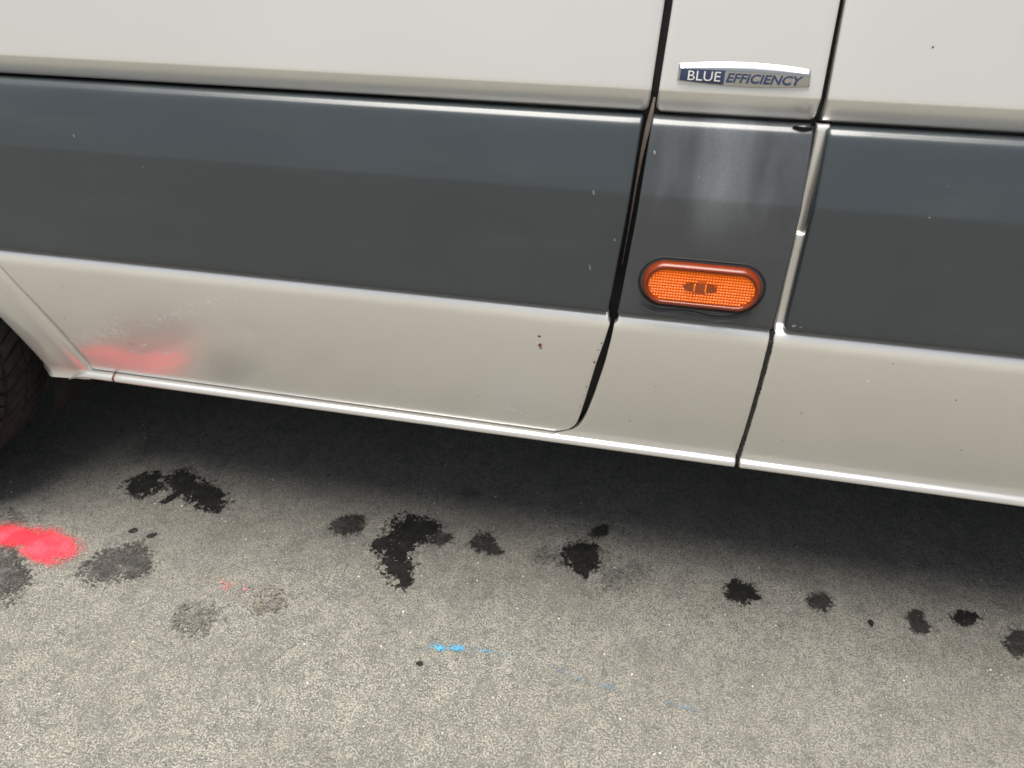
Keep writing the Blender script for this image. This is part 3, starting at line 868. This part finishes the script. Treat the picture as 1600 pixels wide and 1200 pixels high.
# ------------------------------------------------------------------ badge
badge = under_van(empty('badge')); badge['label'] = 'small barrel-shaped chrome badge on the pillar'
BX, BZ, BL = .0063, .7552, .0573
by = prof(.755) - .0001
def bh(u): return .0070 + .0031 * (1 - u * u)
secv = [(-1.03, .0006), (-1.0, -.0018), (-.93, -.0026), (-.6, -.0033), (-.2, -.0037), (.2, -.0038), (.50, -.0037), (.57, -.0034), (.80, -.0021), (.95, -.0009), (1.03, .0006)]
us = np.linspace(-1, 1, 61)
verts = []
for i, u in enumerate([-1.012] + list(us) + [1.012]):
    for v, y in secv:
        uu = max(-1, min(1, u)); e = .0022 if abs(u) > 1 else 0
        verts.append((BX + BL * u + .0008 * v * (-1 if u > 0 else 0) * abs(u) ** 8, by + (y if e == 0 else .0006), BZ + bh(uu) * v))
plate = mesh('badge_plate', verts, grid_faces(63, len(secv)), M_CHROME, badge)
if sum(p.normal.y * p.area for p in plate.data.polygons) > 0: plate.data.flip_normals()
# blue field
verts = []
f0, f1 = -.975, -.285
us2 = np.linspace(f0, f1, 24)
for u in us2:
    for v in np.linspace(0, 1, 9):
        lo, hi = -.88 * bh(u), min(.0036, .52 * bh(u))
        z = lo + (hi - lo) * v
        vv = z / bh(u)
        y = float(np.interp(vv, [s_[0] for s_ in secv], [s_[1] for s_ in secv]))
        verts.append((BX + BL * u, by + y - .00022, BZ + z))
fld = mesh('blue_field', verts, grid_faces(24, 9), M_BLUE, badge)
def lettering(txt, x0, x1, z0, z1, mat, shear, bold, y, name='lettering'):
    cu = bpy.data.curves.new(name, 'FONT'); cu.body = txt; cu.size = 1.0; cu.shear = shear
    cu.offset = bold; cu.extrude = 0.02; cu.resolution_u = 3
    o = bpy.data.objects.new('tmp', cu); COL.objects.link(o)
    dg = bpy.context.evaluated_depsgraph_get()
    me = bpy.data.meshes.new_from_object(o.evaluated_get(dg))
    bpy.data.objects.remove(o, do_unlink=True)
    cs = np.array([v.co[:] for v in me.vertices])
    mn, mx = cs.min(0), cs.max(0)
    for v in me.vertices:
        a = (v.co.x - mn[0]) / (mx[0] - mn[0]); b_ = (v.co.y - mn[1]) / (mx[1] - mn[1])
        v.co = Vector((x0 + (x1 - x0) * a, y - .0003 * (v.co.z > 0), z0 + (z1 - z0) * b_))
    me.materials.clear()
    o = link(name, me, mat, badge, smooth=False)
    fix_normals(o)
    return o
lettering('BLUE', -.0425, -.0135, .7493, .7574, M_WHITE, 0.0, 0.0, by - .00385)
lettering('EFFICIENCY', -.0083, .0578, .7487, .7569, M_BLUE, 0.18, 0.028, by - .00385)

# ------------------------------------------------------------------ paint chips, scuffs
def on_body(x, z):
    return (x, prof(z) - .00035, z)
def chip(name, ells, amp, seed, mat, parent, **kw):
    kw.setdefault('cell', .0004); kw.setdefault('nsc', 300.0)
    o = blotch(name, ells, amp, seed, mat, parent, place=on_body, **kw)
    return o
c = chip('rust_chip', [(-.1680, .4735, .0018, 0, 0, .0012), (-.1668, .4608, .0022, 0, 0, .0026), (-.1662, .4560, .0013, 0, 0, .0014)], .5, 301, M_RUST, door)
c['label'] = 'row of small rust chips on the lower door'
chip('paint_chip_edge', [(-.1672, .4612, .0032, 0, 0, .0058), (-.1670, .4720, .0024, 0, 0, .0020), (-.1664, .4515, .0018, 0, 0, .0024)], 1.0, 302, M_CHALK, door, edge=.35)
for o_ in [bpy.data.objects.get('rust_chip')]:
    for v in o_.data.vertices: v.co.y -= .0002
chip('rust_chip', [(-.1035, .4435, .0010, 0, 0, .0020)], .6, 303, M_RUST, door)
for q_ in ((-.1115, .400, .0006, 0, 0, .0014), (-.1140, .384, .0005, 0, 0, .0012), (-.1180, .362, .0005, 0, 0, .0010)):
    chip('rust_chip', [q_], .4, 304, M_RUST, door)
rs = np.random.RandomState(21)
# broad chalky scuff rising to the right
chip('scuff', [(-.775, .386, .085, .030, -.004, .012), (-.66, .432, .06, .026, -.004, .010), (-.585, .468, .04, .014, -.003, .007)], .55, 310, simple_mat('road_scuff', (0.97, 0.94, 0.88), 0.6, nscale=300), door, dither=1.6, white=1.4, edge=1.08, cell=.0005, nsc=90)
for (x, z, l, a) in ((-.722, .3735, .010, 28), (-.694, .362, .011, 30), (-.752, .3555, .004, 30), (-.735, .3535, .004, -10), (-.760, .3385, .004, 30), (-.724, .3365, .005, 32), (-.711, .3290, .006, 15), (-.640, .3430, .004, 25), (-.628, .3480, .003, 20), (-.590, .3500, .004, 15), (-.655, .3400, .003, 25), (-.560, .3390, .004, 8), (-.737, .4230, .004, 30)):
    ca, sa = math.cos(R(a)), math.sin(R(a))
    chip('scratch', [(x, z, l * ca, l * sa, -.0007 * sa, .0007 * ca)], .5, int(1000 + abs(x) * 1000), M_CHALK, door)
for (x, z, s_) in ((.1871, .4632, .0024),):
    chip('paint_chip', [(x, z, s_, -s_ * .4, 0, s_ * .6)], .6, 330, M_CHALK, side)
chip('scuff', [(-.205, .335, .028, -.006, 0, .006)], .6, 331, M_CHALK, door, dither=2.4, edge=1.0, cell=.0006)

# nicks and scrapes on the mouldings
MZ = [p[0] for p in PR_MO[::-1]]; MY = [p[1] for p in PR_MO[::-1]]
def on_mould(x, z):
    return (x, float(np.interp(z, MZ, MY)) - .0002, z)
rs = np.random.RandomState(77)
M_NICK = simple_mat('moulding_nick', (0.20, 0.20, 0.20), 0.7, nscale=600)
spots = [(-.118, .6445, .0008, .0022, door), (-.116, .566, .0006, .0030, door), (-.093, .598, .0007, .0016, door), (-.62, .634, .0010, .0007, door), (-.70, .662, .0006, .0014, door),
         (.098, .523, .0022, .0012, side), (.1045, .5225, .0012, .0009, side), (.19, .646, .0011, .0006, side), (-.064, .6855, .0008, .0018, pillar), (-.020, .666, .0006, .0006, pillar)]
for k, (x, z, sx_, sz_, par) in enumerate(spots):
    blotch('nick', [(x, z, sx_, sx_ * .3, -sz_ * .3, sz_)], .4, 500 + k, M_NICK, par, cell=.0004, place=on_mould, nsc=300.0)

# sparse dirt specks on the paint
M_SPECK = simple_mat('dirt_speck', (0.05, 0.042, 0.035), 0.8)
for k, (x, z, par) in enumerate([(-.565, .317, door), (-.10, .463, door), (-.097, .474, door), (-.36, .345, door), (-.25, .355, door), (.2035, .4905, side), (.137, .400, side), (.13, .345, side), (.32, .37, side), (-.03, .415, pillar), (-.79, .468, door), (-.825, .408, door), (-.745, .372, door), (-.055, .345, pillar), (.28, .45, side)]):
    chip('dirt_speck', [(x, z, .0009, .0002, 0, .0007)], .4, 600 + k, M_SPECK, par)
def on_upper(x, z):
    return (x, float(np.interp(z, [.7382, .7425, .80, 1.0], [.0001, .0004, .0074, .030])) - .0003, z)
for k, (x, z, par) in enumerate([(.158, .784, side)]):
    blotch('dirt_speck', [(x, z, .0008, .0002, 0, .0008)], .4, 640 + k, M_SPECK, par, cell=.0004, place=on_upper, nsc=300.0)
